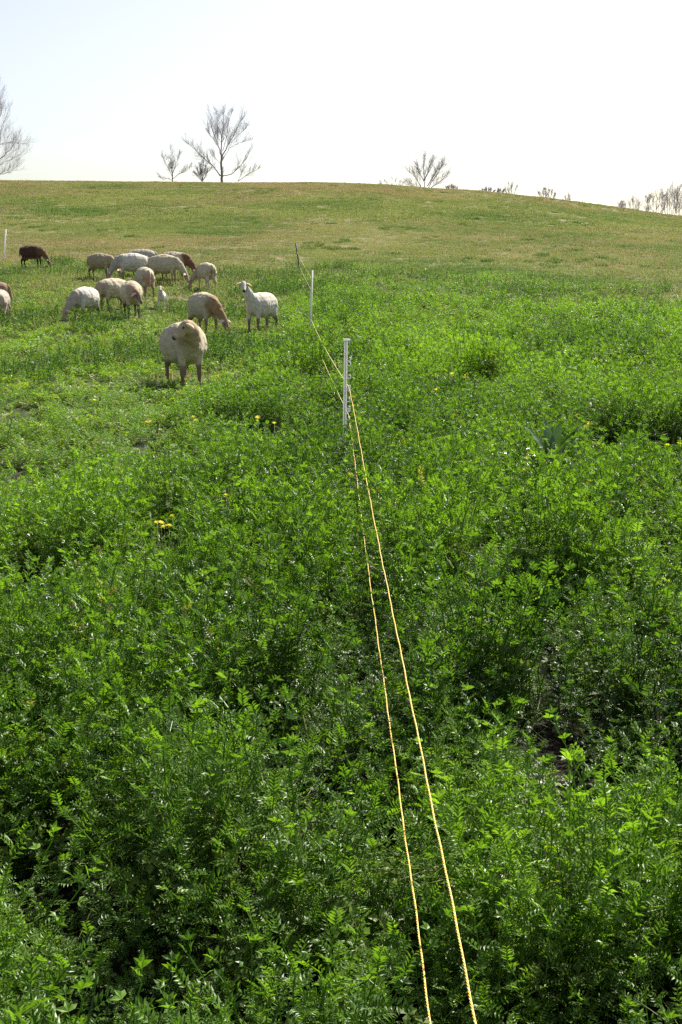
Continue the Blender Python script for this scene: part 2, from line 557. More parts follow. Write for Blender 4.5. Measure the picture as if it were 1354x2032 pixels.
def gn_scatter(name, pts, rot, scl, idx, tint, dry, protos, label):
    me = bpy.data.meshes.new(name)
    me.vertices.add(len(pts)); me.vertices.foreach_set('co', np.ascontiguousarray(pts, np.float32).ravel())
    def fa(n, ty, val, key='value'):
        a = me.attributes.new(n, ty, 'POINT'); a.data.foreach_set(key, np.ascontiguousarray(val).ravel())
    fa('rot', 'FLOAT_VECTOR', rot.astype(np.float32), 'vector')
    fa('scl', 'FLOAT_VECTOR', scl.astype(np.float32), 'vector')
    fa('pick', 'INT', idx.astype(np.int32))
    fa('tint', 'FLOAT', tint.astype(np.float32))
    fa('dry', 'FLOAT', dry.astype(np.float32))
    me.update()
    o = bpy.data.objects.new(name, me); COL.objects.link(o)
    for p in protos:
        for mt in p.data.materials:
            if mt.name not in me.materials: me.materials.append(mt)
    ng = bpy.data.node_groups.new(name + '_nodes', 'GeometryNodeTree')
    ng.interface.new_socket('Geometry', in_out='INPUT', socket_type='NodeSocketGeometry')
    ng.interface.new_socket('Geometry', in_out='OUTPUT', socket_type='NodeSocketGeometry')
    N = ng.nodes.new; L = ng.links.new
    gi = N('NodeGroupInput'); go = N('NodeGroupOutput')
    m2p = N('GeometryNodeMeshToPoints'); L(gi.outputs[0], m2p.inputs['Mesh'])
    iop = N('GeometryNodeInstanceOnPoints'); L(m2p.outputs[0], iop.inputs['Points'])
    jn = N('GeometryNodeJoinGeometry')
    for p in protos:
        oi = N('GeometryNodeObjectInfo'); oi.inputs['Object'].default_value = p; oi.inputs['As Instance'].default_value = True
        L(oi.outputs['Geometry'], jn.inputs[0])
    L(jn.outputs[0], iop.inputs['Instance'])
    iop.inputs['Pick Instance'].default_value = True
    def na(nm, ty):
        a = N('GeometryNodeInputNamedAttribute'); a.data_type = ty; a.inputs['Name'].default_value = nm; return a.outputs['Attribute']
    L(na('pick', 'INT'), iop.inputs['Instance Index'])
    e2r = N('FunctionNodeEulerToRotation'); L(na('rot', 'FLOAT_VECTOR'), e2r.inputs[0]); L(e2r.outputs[0], iop.inputs['Rotation'])
    L(na('scl', 'FLOAT_VECTOR'), iop.inputs['Scale'])
    L(iop.outputs[0], go.inputs[0])
    md = o.modifiers.new('cover', 'NODES'); md.node_group = ng
    tag(o, label, None, None, 'stuff')
    return o

def sample(y0, y1, dens, wide=.40, pad=.7):
    """jittered points over the wedge in front of the camera, plus a margin to each side"""
    st = 1 / math.sqrt(dens)
    yy = np.arange(y0, y1, st)
    P = []
    for y in yy:
        w = wide * y + pad
        xx = np.arange(-w, w, st)
        P.append(np.stack([xx, np.full_like(xx, y)], 1))
    P = np.concatenate(P)
    P += RNG.uniform(-.75, .75, P.shape) * st
    return P[:, 0], P[:, 1]

# fence wire course in plan (kept clear of tall shoots): filled in below
POST_X, POST_Y, _ = hit(683, 870, h=.15)
def wire_clear(x, y):
    # lower strand: straight from the near end to the first post
    t = (y - 1.2) / (POST_Y - 1.2)
    wx = .165 + (POST_X + .03 - .165) * t
    return np.exp(-((x - wx) / .095) ** 2) * (y < POST_Y + .3)

# ---- vetch
random.seed(21)
V_NEAR = [vetch_shoot(12, 5, .0178, .0062, True, H=.33, lean=rnd(.1, .6)).make('vetch_shoot', M_VETCH) for _ in range(8)]
V_NEAR += [leafy_shoot(10, .018, .0085, .35).make('leafy_shoot', M_VETCH) for _ in range(3)]
V_FAR = [vetch_shoot(9, 4, .025, .0085, False, H=.30).make('vetch_shoot_small', M_VETCH) for _ in range(7)]
C_SH = [clover_shoot(10, .022, .016, .13).make('clover_shoot', M_CLOVER) for _ in range(5)]
C_FAR = [clover_shoot(12, .036, .026, .15).make('clover_shoot_small', M_CLOVER) for _ in range(5)]
T_GR = [grass_tuft(26, .05, .30, .0022).make('grass_tuft', M_GRASS) for _ in range(4)]
T_PAST = [grass_tuft(70, .26, .075, .006).make('pasture_tuft', M_GRASS) for _ in range(6)]
T_PAST2 = [grass_tuft(80, .42, .10, .013).make('pasture_tuft_far', M_GRASS) for _ in range(6)]

def scatter_cover(name, label, protos, y0, y1, dens, href, prob, tintf, dryf, hmul=1.0, wide=.40, pad=.7, tilt=.22, hf=None, smin=.35, wpow=.5):
    x, y = sample(y0, y1, dens, wide, pad)
    p = prob(x, y)
    k = RNG.uniform(0, 1, len(x)) < p
    x, y = x[k], y[k]
    h = (hf or height_at)(x, y) * hmul
    s = h / href * RNG.uniform(.7, 1.25, len(x))
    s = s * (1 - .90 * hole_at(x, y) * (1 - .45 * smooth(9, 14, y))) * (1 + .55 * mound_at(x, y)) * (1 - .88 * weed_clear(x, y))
    wc = wire_clear(x, y)
    s = np.where((wc > .25) & (RNG.uniform(0, 1, len(x)) < .86), np.minimum(s, (.19 - .07 * smooth(3, 6, y)) / href), s)
    k = s > smin * .5
    x, y, s = x[k], y[k], s[k]
    z = G(x, y)
    n = len(x)
    rot = np.stack([RNG.normal(0, tilt, n), RNG.normal(0, tilt, n), RNG.uniform(0, 6.283, n)], 1)
    sx = np.maximum(s, smin) ** wpow
    scl = np.stack([sx, sx, s], 1)
    gn_scatter(name, np.stack([x, y, z], 1), rot, scl, RNG.integers(0, len(protos), n), np.clip(tintf(x, y), 0, 1), np.clip(dryf(x, y), 0, 1), protos, label)
    print(name, n)

def t_vetch(x, y):
    return (.40 + .75 * (fbm(x * .9, y * .9, 71, 3) - .5) + 1.3 * smooth(8, 18, y) * (fbm(x * .55, y * .3, 73, 3) - .5) + .25 * smooth(6, 20, y) + .40 * grazed_at(x, y)
            + .35 * (RNG.uniform(0, 1, len(x)) - .5))
def d_vetch(x, y):
    return .3 * worn_at(x, y) + np.where(RNG.uniform(0, 1, len(x)) < .006 + .05 * grazed_at(x, y), .35, .0)

nt_ = lambda x, y: 1 - turf_at(x, y)
scatter_cover('vetch', 'deep green feathery vetch filling the near field', V_NEAR, .9, 12.5, 700, .31,
              lambda x, y: (1 - .78 * hole_at(x, y) * (1 - .45 * smooth(9, 14, y))) * (1 - .3 * grazed_at(x, y)), t_vetch, d_vetch, pad=1.2)
scatter_cover('vetch', 'green vetch thinning towards the foot of the hill', V_FAR, 12.5, 38.0, 190, .27,
              lambda x, y: nt_(x, y) * (1 - .78 * hole_at(x, y) * (1 - .45 * smooth(9, 14, y))) * (1 - .25 * grazed_at(x, y)), t_vetch, d_vetch, wide=.385)
scatter_cover('clover', 'low clover and weeds among the vetch', C_SH, 1.2, 9.0, 130, .16,
              lambda x, y: (.75 + .25 * grazed_at(x, y)) * (1 - .25 * hole_at(x, y)), lambda x, y: t_vetch(x, y) + .1, d_vetch, hmul=.8, tilt=.35)
scatter_cover('clover', 'short grazed clover around the sheep', C_FAR, 9.0, 38.0, 60, .16,
              lambda x, y: nt_(x, y) * (.35 + .6 * grazed_at(x, y)), lambda x, y: t_vetch(x, y) + .12,
              lambda x, y: d_vetch(x, y) + .06 * grazed_at(x, y), hmul=.9, wide=.385, tilt=.35)
scatter_cover('long_grass', 'thin grass blades growing up through the vetch', T_GR, 1.2, 16.0, 15, .30,
              lambda x, y: .5 + 0 * x, lambda x, y: t_vetch(x, y) + .1, lambda x, y: .015 + 0 * x, hmul=1.05)
# ---- dry straw left by the grazing, and olive grass mixed into the far crop
M_STRAW = simple_mat('dry_straw', (.42, .34, .18), .6, .25, 30, .1)
def straw_bit():
    g = Leafy()
    for _ in range(3):
        a = rnd(0, 6.28); p = Vector((rnd(-.1, .1), rnd(-.1, .1), rnd(0, .03))); q = p + Vector((math.cos(a), math.sin(a), rnd(-.1, .25))) * rnd(.05, .13)
        g.stick(p, q, .0022, .5)
    return g
STRAW = [straw_bit().make('straw_bits', M_STRAW) for _ in range(4)]
def straw_p(x, y): return np.clip(grazed_at(x, y) + worn_at(x, y), 0, 1) * (.12 + .5 * worn_at(x, y) + smooth(.5, .7, fbm(x * .7, y * .5, 101, 3))) * (1 - turf_at(x, y))
scatter_cover('straw', 'pale dry straw lying in the grazed crop', STRAW, 4, 34, 14, 1.0, straw_p, lambda x, y: .5 + 0 * x, lambda x, y: 0 * x, wide=.385,
              hf=lambda x, y: 1.0 + 0 * x, tilt=.1)
# ---- pasture
def h_turf(x, y): return .055 + .06 * fbm(x * .5, y * .5, 81, 3) + .05 * turf_green(x, y)
def t_turf(x, y): return .55 + 1.3 * (fbm(x * .22, y * .10, 83, 3) - .5) - .45 * turf_green(x, y) + .22 * (RNG.uniform(0, 1, len(x)) - .5)
def d_turf(x, y): return (.68 + .25 * smooth(60, 110, y)) * .85 * (1 - turf_green(x, y)) ** 1.5 * (.05 + 1.0 * smooth(.3, .7, fbm(x * .12, y * .07, 85, 4))) + .12 * (RNG.uniform(0, 1, len(x)) - .5)
def mottle(x, y): return np.clip(.35 + 1.1 * fbm(x * .7, y * .5, 87, 3), 0, 1)
scatter_cover('pasture_grass', 'short olive pasture grass on the lower hillside', T_PAST, 20, 62, 14, .09,
              lambda x, y: smooth(.05, .6, turf_at(x, y)) * mottle(x, y), t_turf, d_turf, wide=.385, hf=h_turf, tilt=.08, pad=1.5)
scatter_cover('pasture_grass', 'dry olive pasture grass up to the hill crest', T_PAST2, 62, 178, 5, .09,
              mottle, t_turf, d_turf, wide=.385, hf=h_turf, tilt=.08, pad=3)


def clump_f(x, y): return smooth(.66, .78, fbm(x * .7, y * .4, 97, 3)) * .95
T_DARK = [grass_tuft(90, .22, .16, .008).make('dark_tuft', M_GRASS) for _ in range(3)]
scatter_cover('grass_clumps', 'darker taller grass clumps dotting the pasture', T_DARK, 28, 165, 3.0, .14,
              lambda x, y: clump_f(x, y) * turf_at(x, y), lambda x, y: -.1 + 0 * x, lambda x, y: 0 * x, wide=.385, hf=lambda x, y: .13 + 0 * x, tilt=.08, pad=2)

EDGE = [hit(px, py)[:2] for px, py in ((425, 546), (480, 550), (540, 552), (590, 556))]
def lush(x, y):
    e = np.zeros_like(x)
    for (ax, ay), (bx_, by_) in zip(EDGE[:-1], EDGE[1:]):
        yy_ = ay + (by_ - ay) * (x - ax) / (bx_ - ax); e = np.where((x >= ax) & (x < bx_), np.exp(-((y - yy_) / .5) ** 2), e)
    e2 = .5 * np.exp(-((y - boundary(x) + 1.5) / 1.4) ** 2) * smooth(.4, .6, fbm(x * 1.1, y * .8, 113, 2))
    return np.clip(np.maximum(smooth(.57, .68, fbm(x * .9 + 40, y * .5, 111, 3)) * (1 - turf_at(x, y)), np.maximum(e, e2)), 0, 1) * (1 - trod_at(x, y)) * (1 - worn_at(x, y))
scatter_cover('tall_clumps', 'darker taller growth standing in clumps over the far crop', V_FAR, 9, 38, 70, .27, lush,
              lambda x, y: -.04 + .2 * RNG.uniform(0, 1, len(x)), lambda x, y: 0 * x, wide=.385, hf=lambda x, y: .27 - .06 * smooth(15, 30, y) + 0 * x)
scatter_cover('mixed_grass', 'olive grass mixed into the thin far edge of the crop', T_PAST, 12, 36, 20, .09,
              lambda x, y: (1 - turf_at(x, y)) * smooth(12, 22, y) * smooth(.25, .55, fbm(x * .5, y * .35, 103, 3)) * (1 - .5 * grazed_at(x, y)), lambda x, y: .25 + .6 * (fbm(x * .5, y * .4, 105, 3) - .3),
              lambda x, y: .25 * fbm(x * .4, y * .3, 107, 3), wide=.385, hf=lambda x, y: .15 + 0 * x, tilt=.08)

#@@OBJECTS
# ------------------------------------------------------------------ sheep
def coat_mat():
    m, nt, out = new_mat('short_wool_coat')
    N = nt.nodes.new; L = nt.links.new
    a = N('ShaderNodeAttribute'); a.attribute_name = 'coat'
    tc = N('ShaderNodeTexCoord')
    nz = N('ShaderNodeTexNoise'); nz.inputs['Scale'].default_value = 11; nz.inputs['Detail'].default_value = 8; nz.inputs['Roughness'].default_value = .7
    L(tc.outputs['Object'], nz.inputs['Vector'])
    n2 = N('ShaderNodeTexNoise'); n2.inputs['Scale'].default_value = 70; n2.inputs['Detail'].default_value = 3
    L(tc.outputs['Object'], n2.inputs['Vector'])
    mr = N('ShaderNodeMapRange'); mr.inputs[1].default_value = .3; mr.inputs[2].default_value = .7
    mr.inputs[3].default_value = .66; mr.inputs[4].default_value = 1.16
    L(nz.outputs[0], mr.inputs[0])
    mx = N('ShaderNodeMix'); mx.data_type = 'RGBA'; mx.blend_type = 'MULTIPLY'; mx.inputs[0].default_value = 1
    L(a.outputs['Color'], mx.inputs[6]); L(mr.outputs[0], mx.inputs[7])
    p = N('ShaderNodeBsdfPrincipled'); L(mx.outputs[2], p.inputs['Base Color'])
    p.inputs['Roughness'].default_value = .9; p.inputs['Specular IOR Level'].default_value = .15
    p.inputs['Sheen Weight'].default_value = .05; p.inputs['Sheen Roughness'].default_value = .4
    b = N('ShaderNodeBump'); b.inputs['Strength'].default_value = .25; b.inputs['Distance'].default_value = .01
    ad = N('ShaderNodeMath'); ad.operation = 'ADD'; L(nz.outputs[0], ad.inputs[0]); L(n2.outputs[0], ad.inputs[1])
    L(ad.outputs[0], b.inputs['Height']); L(b.outputs[0], p.inputs['Normal']); L(p.outputs[0], out.inputs[0])
    return m
M_COAT = coat_mat()
M_EYE = simple_mat('dark_eye', (.02, .015, .01), .2, .1)
M_EAR_TAN = simple_mat('tan_ear_skin', (.62, .42, .26), .8, .2)
M_EAR_PINK = simple_mat('pink_ear_skin', (.68, .42, .33), .8, .15)
M_EAR_BROWN = simple_mat('brown_ear', (.14, .06, .03), .8, .2)
CREAM = (.48, .425, .295); WHITE = (.57, .535, .44); TAN = (.50, .33, .18); BROWN = (.10, .045, .022); LEG = (.13, .09, .06)

def rotz(v, a, c=Vector((0, 0, 0))):
    d = v - c
    return c + Vector((d.x * math.cos(a) - d.y * math.sin(a), d.x * math.sin(a) + d.y * math.cos(a), d.z))

def make_sheep(label, px, py, heading, pose='graze', neck_yaw=0., head_yaw=0., scale=1., fat=1., body=CREAM, neck=None, face=None,
               legc=LEG, ear=None, ear_up=0., spot=None, rump=None, nose=(.05, .04, .035), step=0., lamb=False, fleshy=True, loc=None, group='sheep of the grazing flock', voxel=.014):
    neck = neck or body; face = face or neck; ear = ear or M_EAR_TAN
    if pose != 'level' and not lamb: scale *= .96
    ny_, hy = R(neck_yaw), R(head_yaw)
    sh = Vector((.26, 0, .56))
    if pose == 'graze':
        N_ = [(.20, 0, .57, .16, .185), (.38, 0, .56, .125, .155), (.50, 0, .47, .092, .115), (.60, 0, .36, .075, .09), (.665, 0, .27, .062, .074)]
        hd = Vector((.42, 0, -.90))
    elif pose == 'alert':
        N_ = [(.20, 0, .58, .16, .19), (.36, 0, .66, .115, .14), (.45, 0, .77, .082, .105), (.50, 0, .865, .068, .08), (.53, 0, .93, .06, .066)]
        hd = Vector((.86, 0, -.50))
    elif pose == 'level':
        N_ = [(.20, 0, .58, .17, .19), (.36, 0, .64, .14, .155), (.47, 0, .71, .105, .12), (.55, 0, .765, .078, .09), (.59, 0, .785, .064, .072)]
        hd = Vector((.80, 0, -.60))
    else:  # low
        N_ = [(.20, 0, .58, .165, .185), (.38, 0, .59, .13, .145), (.50, 0, .57, .10, .11), (.59, 0, .545, .075, .09), (.64, 0, .53, .064, .07)]
        hd = Vector((.62, 0, -.78))
    hd.normalize()
    NP = []
    for i, q in enumerate(N_):
        NP.append(rotz(Vector(q[:3]), ny_ * (i / 4.0) ** 1.0, Vector((.26, 0, 0))))
    hdir = rotz(hd, ny_ + hy)
    P0 = NP[-1]
    hl = .245
    # head stations: distance along, radius side, radius up
    HS = [(-.055, .035, .04), (-.03, .056, .062), (.0, .066, .074), (.05, .066, .074), (.10, .056, .064), (.15, .044, .052), (.20, .037, .042), (.235, .033, .034), (hl + .005, .018, .02)]
    side = Vector((-hdir.y, hdir.x, 0)); side.normalize()
    hup = side.cross(hdir) * -1
    if hup.z < 0: hup = -hup
    mb = MB()
    bw = fat
    B = [(-.505, .57, .03, .04), (-.49, .56, .10, .11), (-.45, .55, .15, .15), (-.36, .547, .188, .188), (-.22, .54, .216 * bw, .222), (-.05, .532, .236 * bw, .242 * (bw * .4 + .6)),
         (.08, .530, .230 * bw, .236 * (bw * .3 + .7)), (.20, .535, .200 * (bw * .5 + .5), .212), (.30, .545, .165, .192), (.37, .55, .125, .155), (.42, .555, .07, .09), (.44, .555, .03, .04)]
    # body: rings by hand (elliptical)
    def rings(st, n=16):
        b0 = len(mb.v)
        for (c, ax, bx, ra, rb) in st:
            for k in range(n):
                th = 2 * math.pi * k / n
                mb.v.append(c + ax * (ra * math.cos(th)) + bx * (rb * math.sin(th)))
        for i in range(len(st) - 1):
            for k in range(n):
                k2 = (k + 1) % n
                mb.f.append((b0 + i * n + k, b0 + i * n + k2, b0 + (i + 1) * n + k2, b0 + (i + 1) * n + k))
        mb.f.append(tuple(b0 + k for k in range(n))[::-1]); m_ = len(st) - 1
        mb.f.append(tuple(b0 + m_ * n + k for k in range(n)))
    yv, zv = Vector((0, 1, 0)), Vector((0, 0, 1))
    rings([(Vector((x, 0, z)), yv, zv, ry, rz) for x, z, ry, rz in B])
    st = []
    for i, q in enumerate(N_):
        t = (NP[min(i + 1, 4)] - NP[max(i - 1, 0)]).normalized()
        if i == 4: t = (t + hdir).normalized()
        s_ = t.cross(zv); s_.normalize(); u_ = s_.cross(t)
        st.append((NP[i], s_, u_, q[3], q[4]))
    rings(st)
    rings([(P0 + hdir * d, side, hup, a, b) for d, a, b in HS], 12)
    rings([(P0 + hdir * .07 - hup * .03 + hdir * d, side, hup, a, a * .8) for d, a in ((-.06, .03), (-.02, .045), (.04, .045), (.09, .03))], 10)
    LG = []
    tk = 1.25 if lamb else 1.0
    for s in (-1, 1):
        fs = step * s
        fr = [((.27, .095 * s, .48), .085), ((.255, .112 * s, .36), .056), ((.27 + fs * .3, .115 * s, .235), .034), ((.272 + fs * .6, .115 * s, .20), .033), ((.268 + fs * .8, .115 * s, .09), .021), ((.272 + fs, .115 * s, .055), .027), ((.29 + fs, .115 * s, .0), .03)]
        hs = -step * s
        hr = [((-.34, .085 * s, .50), .13), ((-.30, .11 * s, .38), .095), ((-.37 + hs * .3, .12 * s, .30), .055), ((-.43 + hs * .5, .12 * s, .235), .035), ((-.425 + hs * .6, .12 * s, .20), .029), ((-.405 + hs * .9, .12 * s, .08), .022), ((-.40 + hs, .12 * s, .05), .027), ((-.38 + hs, .12 * s, .0), .03)]
        for L_ in (fr, hr):
            mb.tube([p for p, r in L_], [r * (tk if i > 1 else 1) for i, (p, r) in enumerate(L_)], 10)
            LG.append([Vector(p) for p, r in L_])
    TL = [Vector(p) for p in ((-.46, 0, .68), (-.51, 0, .64), (-.54, .005, .55), (-.545, .01, .44), (-.535, .01, .33 if not lamb else .38))]
    mb.tube(TL, [.04, .036, .03, .026, .016], 8)
    if not lamb and fleshy:
        mb.tube([(-.22, 0, .34), (-.26, 0, .30), (-.27, 0, .27)], [.05, .07, .03], 10)   # udder
    o = mb.build('sheep', M_COAT)
    rm = o.modifiers.new('r', 'REMESH'); rm.mode = 'VOXEL'; rm.voxel_size = voxel
    sm = o.modifiers.new('s', 'SMOOTH'); sm.factor = .5; sm.iterations = 3
    dg = bpy.context.evaluated_depsgraph_get(); dg.update()
    me = bpy.data.meshes.new_from_object(o.evaluated_get(dg))
    o.modifiers.clear(); old = o.data; o.data = me; bpy.data.meshes.remove(old); me.name = 'sheep'
    n = len(me.vertices); co = np.empty(n * 3, np.float32); me.vertices.foreach_get('co', co); co = co.reshape(-1, 3).astype(float)
    # coat colours by region
    def dseg(P, rad=None):
        best = np.full(n, 9.)
        for a, b in zip(P[:-1], P[1:]):
            a = np.array(a); b = np.array(b); ab = b - a
            t = np.clip(((co - a) @ ab) / max(ab @ ab, 1e-9), 0, 1)
            best = np.minimum(best, np.linalg.norm(co - (a + t[:, None] * ab), axis=1))
        return best
    bc = np.tile(np.array(body), (n, 1))
    s1 = random.random() * 50
    nz = fbm(co[:, 0] * 7 + s1, co[:, 2] * 7 + co[:, 1] * 5, 5, 3) - .5
    def mixin(c, w):
        nonlocal bc
        w = np.clip(w, 0, 1)[:, None]; bc = bc * (1 - w) + np.array(c) * w
    if rump: mixin(rump, smooth(-.30, -.46, co[:, 0] + nz * .12) * smooth(.66, .5, co[:, 2]))
    if neck != body:
        dn = dseg(NP[1:] + [P0 + hdir * .05])
        mixin(neck, smooth(.24, .12, dn + nz * .10))
    dh = dseg([P0, P0 + hdir * .25]); mixin(face, smooth(.13, .085, dh + nz * .02))
    if nose: mixin(nose, smooth(.042, .024, dseg([P0 + hdir * .225, P0 + hdir * .26])))
    dl = np.minimum.reduce([dseg(L_[2:]) for L_ in LG]); mixin(legc, smooth(.42, .24, co[:, 2] + nz * .12) * smooth(.10, .05, dl))
    mixin((.42, .33, .22), .35 * smooth(.40, .30, co[:, 2]) * (dl > .08))       # soiled belly
    if spot:
        sx, sy, sz, sr, sc = spot
        mixin(sc, smooth(1.2, .6, np.linalg.norm(co - np.array((sx, sy, sz)), axis=1) / sr + nz * .8))
    # lumpy fleece
    for i in range(n): pass
    nr = np.empty(n * 3, np.float32); me.vertices.foreach_get('normal', nr); nr = nr.reshape(-1, 3)
    lump = (fbm(co[:, 0] * 11 + s1, co[:, 2] * 11 + co[:, 1] * 8, 9, 3) - .5) * .034 * smooth(.10, .2, np.minimum(dl, dh))
    co2 = co + nr * lump[:, None]
    me.vertices.foreach_set('co', co2.astype(np.float32).ravel())
    ca = me.color_attributes.new('coat', 'FLOAT_COLOR', 'POINT')
    ca.data.foreach_set('color', np.concatenate([bc, np.ones((n, 1))], 1).astype(np.float32).ravel())
    if not me.materials: me.materials.append(M_COAT)
    me.shade_smooth(); me.update()
    # ears and eyes
    for s in (-1, 1):
        e = MB(); root = P0 + hdir * .005 + side * (.052 * s) + hup * .035
        out_ = (side * s * .95 + hup * (-.25 + ear_up) - hdir * .15).normalized()
        w_ = (hdir * .9 + hup * .3).normalized()
        th = out_.cross(w_); th.normalize()
        b0 = 0
        for (d, ww) in ((0, .014), (.03, .030), (.07, .034), (.105, .022), (.135, .004)):
            c = root + out_ * d + Vector((0, 0, -d * d * 2.5))
            for k in range(8):
                a = k * math.pi / 4
                e.v.append(c + w_ * (ww * math.cos(a)) + th * (.007 * math.sin(a) + .35 * ww * math.cos(a) ** 2))
        for i in range(4):
            for k in range(8):
                k2 = (k + 1) % 8
                e.f.append((i * 8 + k, i * 8 + k2, (i + 1) * 8 + k2, (i + 1) * 8 + k))
        e.f.append(tuple(range(8))[::-1]); e.f.append(tuple(range(32, 40)))
        e.build('ear', ear, o)
        y = MB(); c = P0 + hdir * .07 + side * (.055 * s) + hup * .028
        y.tube([c - hdir * .016, c - hdir * .008, c + hdir * .008, c + hdir * .016], [.004, .013, .013, .004], 8)
        y.build('eye', M_EYE, o)
    if loc is None: x, y_, z = hit(px, py, h=.06)
    else: x, y_, z = loc
    o.location = (x, y_, z - .01)
    o.rotation_euler = (0, 0, R(heading))
    o.scale = (scale * .90, scale * .98, scale * 1.05)
    tag(o, label, 'lamb' if lamb else 'sheep', group)
    if lamb: del o['group']; o.name = 'lamb'
    return o

make_sheep('big cream ewe standing nearest, facing front with its head turned aside', 368, 757, -64, 'level', neck_yaw=-22, head_yaw=-58, scale=.98, fat=1.3,
           neck=(.36, .28, .17), face=(.46, .37, .23), ear=M_EAR_TAN, legc=(.20, .14, .09), voxel=.011)
make_sheep('white sheep with its head raised, looking at the camera beside the thin pale post', 518, 653, -122, 'alert', neck_yaw=-14, head_yaw=52, scale=.93, fat=.98,
           body=WHITE, neck=WHITE, face=(.50, .47, .41), legc=(.20, .15, .11), ear=M_EAR_PINK, spot=(-.38, .10, .70, .09, (.35, .28, .2)), voxel=.011)
make_sheep('grazing ewe with tan neck, between the big ewe and the white sheep looking up', 407, 656, -52, 'graze', neck_yaw=14, scale=.95, fat=1.05,
           neck=(.32, .20, .10), face=(.28, .19, .11), legc=(.24, .17, .11), ear=M_EAR_PINK)
make_sheep('tiny white lamb standing on the grazed patch among the ewes', 322, 606, -86, 'alert', scale=.47, fat=.72, body=(.62, .58, .53), neck=(.60, .54, .50),
           face=(.76, .66, .60), legc=(.72, .66, .58), ear=M_EAR_PINK, lamb=True)
make_sheep('ewe facing front with lowered brown face and one pink ear, left of the lamb', 263, 624, -72, 'low', neck_yaw=8, head_yaw=22, scale=.93, fat=1.12,
           neck=(.40, .30, .20), face=(.27, .19, .13), legc=(.12, .085, .06), ear=M_EAR_PINK, ear_up=-.6, rump=(.4, .3, .2))
make_sheep('cream ewe grazing half behind the ewe with the lowered brown face', 224, 612, -128, 'graze', neck_yaw=6, scale=.90, fat=.95, legc=(.22, .16, .11),
           neck=(.40, .31, .21), face=(.45, .35, .26))
make_sheep('white ewe grazing at the front left of the flock, orange ear drooping', 170, 631, -112, 'graze', neck_yaw=-18, scale=.86, fat=1.0, body=WHITE,
           neck=(.40, .35, .28), face=(.45, .36, .28), legc=(.25, .18, .13), spot=(-.25, 0, .74, .11, (.55, .42, .36)))
make_sheep('cream ewe seen from behind with a long hanging tail, mid flock', 288, 584, 118, 'graze', neck_yaw=25, scale=.90, fat=1.05, legc=(.26, .18, .12), rump=(.42, .28, .22))
make_sheep('cream ewe with shaded hindquarters grazing at the back left of the flock', 202, 549, -20, 'graze', neck_yaw=12, scale=.90, fat=1.0, body=(.34, .29, .18), legc=(.16, .11, .07), rump=(.22, .16, .11))  # dark rump is shade painted into the coat colour
make_sheep('large pale ewe grazing with its head down to the left, behind the flock', 262, 556, -166, 'graze', scale=1.0, fat=1.08, body=WHITE, face=(.40, .36, .34), neck=(.40, .37, .31), legc=(.3, .24, .18))
make_sheep('ewe mostly hidden, only its back showing behind the large pale ewe', 283, 544, 172, 'graze', scale=.98, fat=1.0, body=(.38, .35, .28))
make_sheep('large cream ewe grazing to the right, in front of the brown maned one', 329, 560, -12, 'graze', neck_yaw=-4, scale=1.0, fat=1.18, face=(.38, .32, .23), legc=(.34, .26, .18))
make_sheep('ewe with a red brown neck and dark face grazing at the back', 350, 552, -18, 'graze', scale=1.0, fat=.95, neck=(.15, .08, .045), face=(.06, .03, .02), ear=M_EAR_BROWN, legc=(.14, .08, .05))
make_sheep('small cream ewe grazing alone at the right end of the back row', 410, 570, 122, 'graze', neck_yaw=38, head_yaw=10, scale=.88, fat=.92, neck=(.40, .30, .21), ear=M_EAR_PINK, legc=(.5, .42, .32), spot=(-.5, 0, .52, .09, (.30, .14, .08)))
make_sheep('dark brown sheep grazing apart near the pasture edge', 66, 528, -10, 'graze', scale=.90, fat=.88, body=(.075, .04, .026), neck=(.16, .09, .05), face=(.08, .045, .03), legc=(.03, .018, .012), ear=M_EAR_BROWN, spot=(.05, 0, .28, .13, (.30, .17, .10)))
make_sheep('tan backed sheep cut by the picture edge, behind the pale rump', -18, 628, 172, 'graze', scale=1.0, fat=1.05, body=(.28, .19, .12), legc=(.3, .2, .13))
make_sheep('pale sheep showing its rump at the picture edge, near the tan backed one', 3, 636, 100, 'graze', scale=.86, fat=1.05, body=(.40, .35, .28), rump=(.55, .42, .32), legc=(.3, .22, .15))

# ------------------------------------------------------------------ fence posts
def add_translucent(m, col, f):
    nt = m.node_tree; out = [n for n in nt.nodes if n.type == 'OUTPUT_MATERIAL'][0]; src = out.inputs[0].links[0].from_socket
    tr = nt.nodes.new('ShaderNodeBsdfTranslucent'); tr.inputs[0].default_value = col + (1,)
    ms = nt.nodes.new('ShaderNodeMixShader'); ms.inputs[0].default_value = f
    nt.links.new(src, ms.inputs[1]); nt.links.new(tr.outputs[0], ms.inputs[2]); nt.links.new(ms.outputs[0], out.inputs[0])
M_PLASTIC = simple_mat('weathered_white_plastic', (.80, .81, .78), .45, .12, 60, .1)
add_translucent(M_PLASTIC, (.85, .86, .82), .4)
M_STEEL = simple_mat('galvanised_steel', (.30, .30, .30), .4, .3, 80, .1, metallic=.8)
M_DARKPOST = simple_mat('dark_weathered_post', (.10, .095, .085), .7, .4, 50, .2)

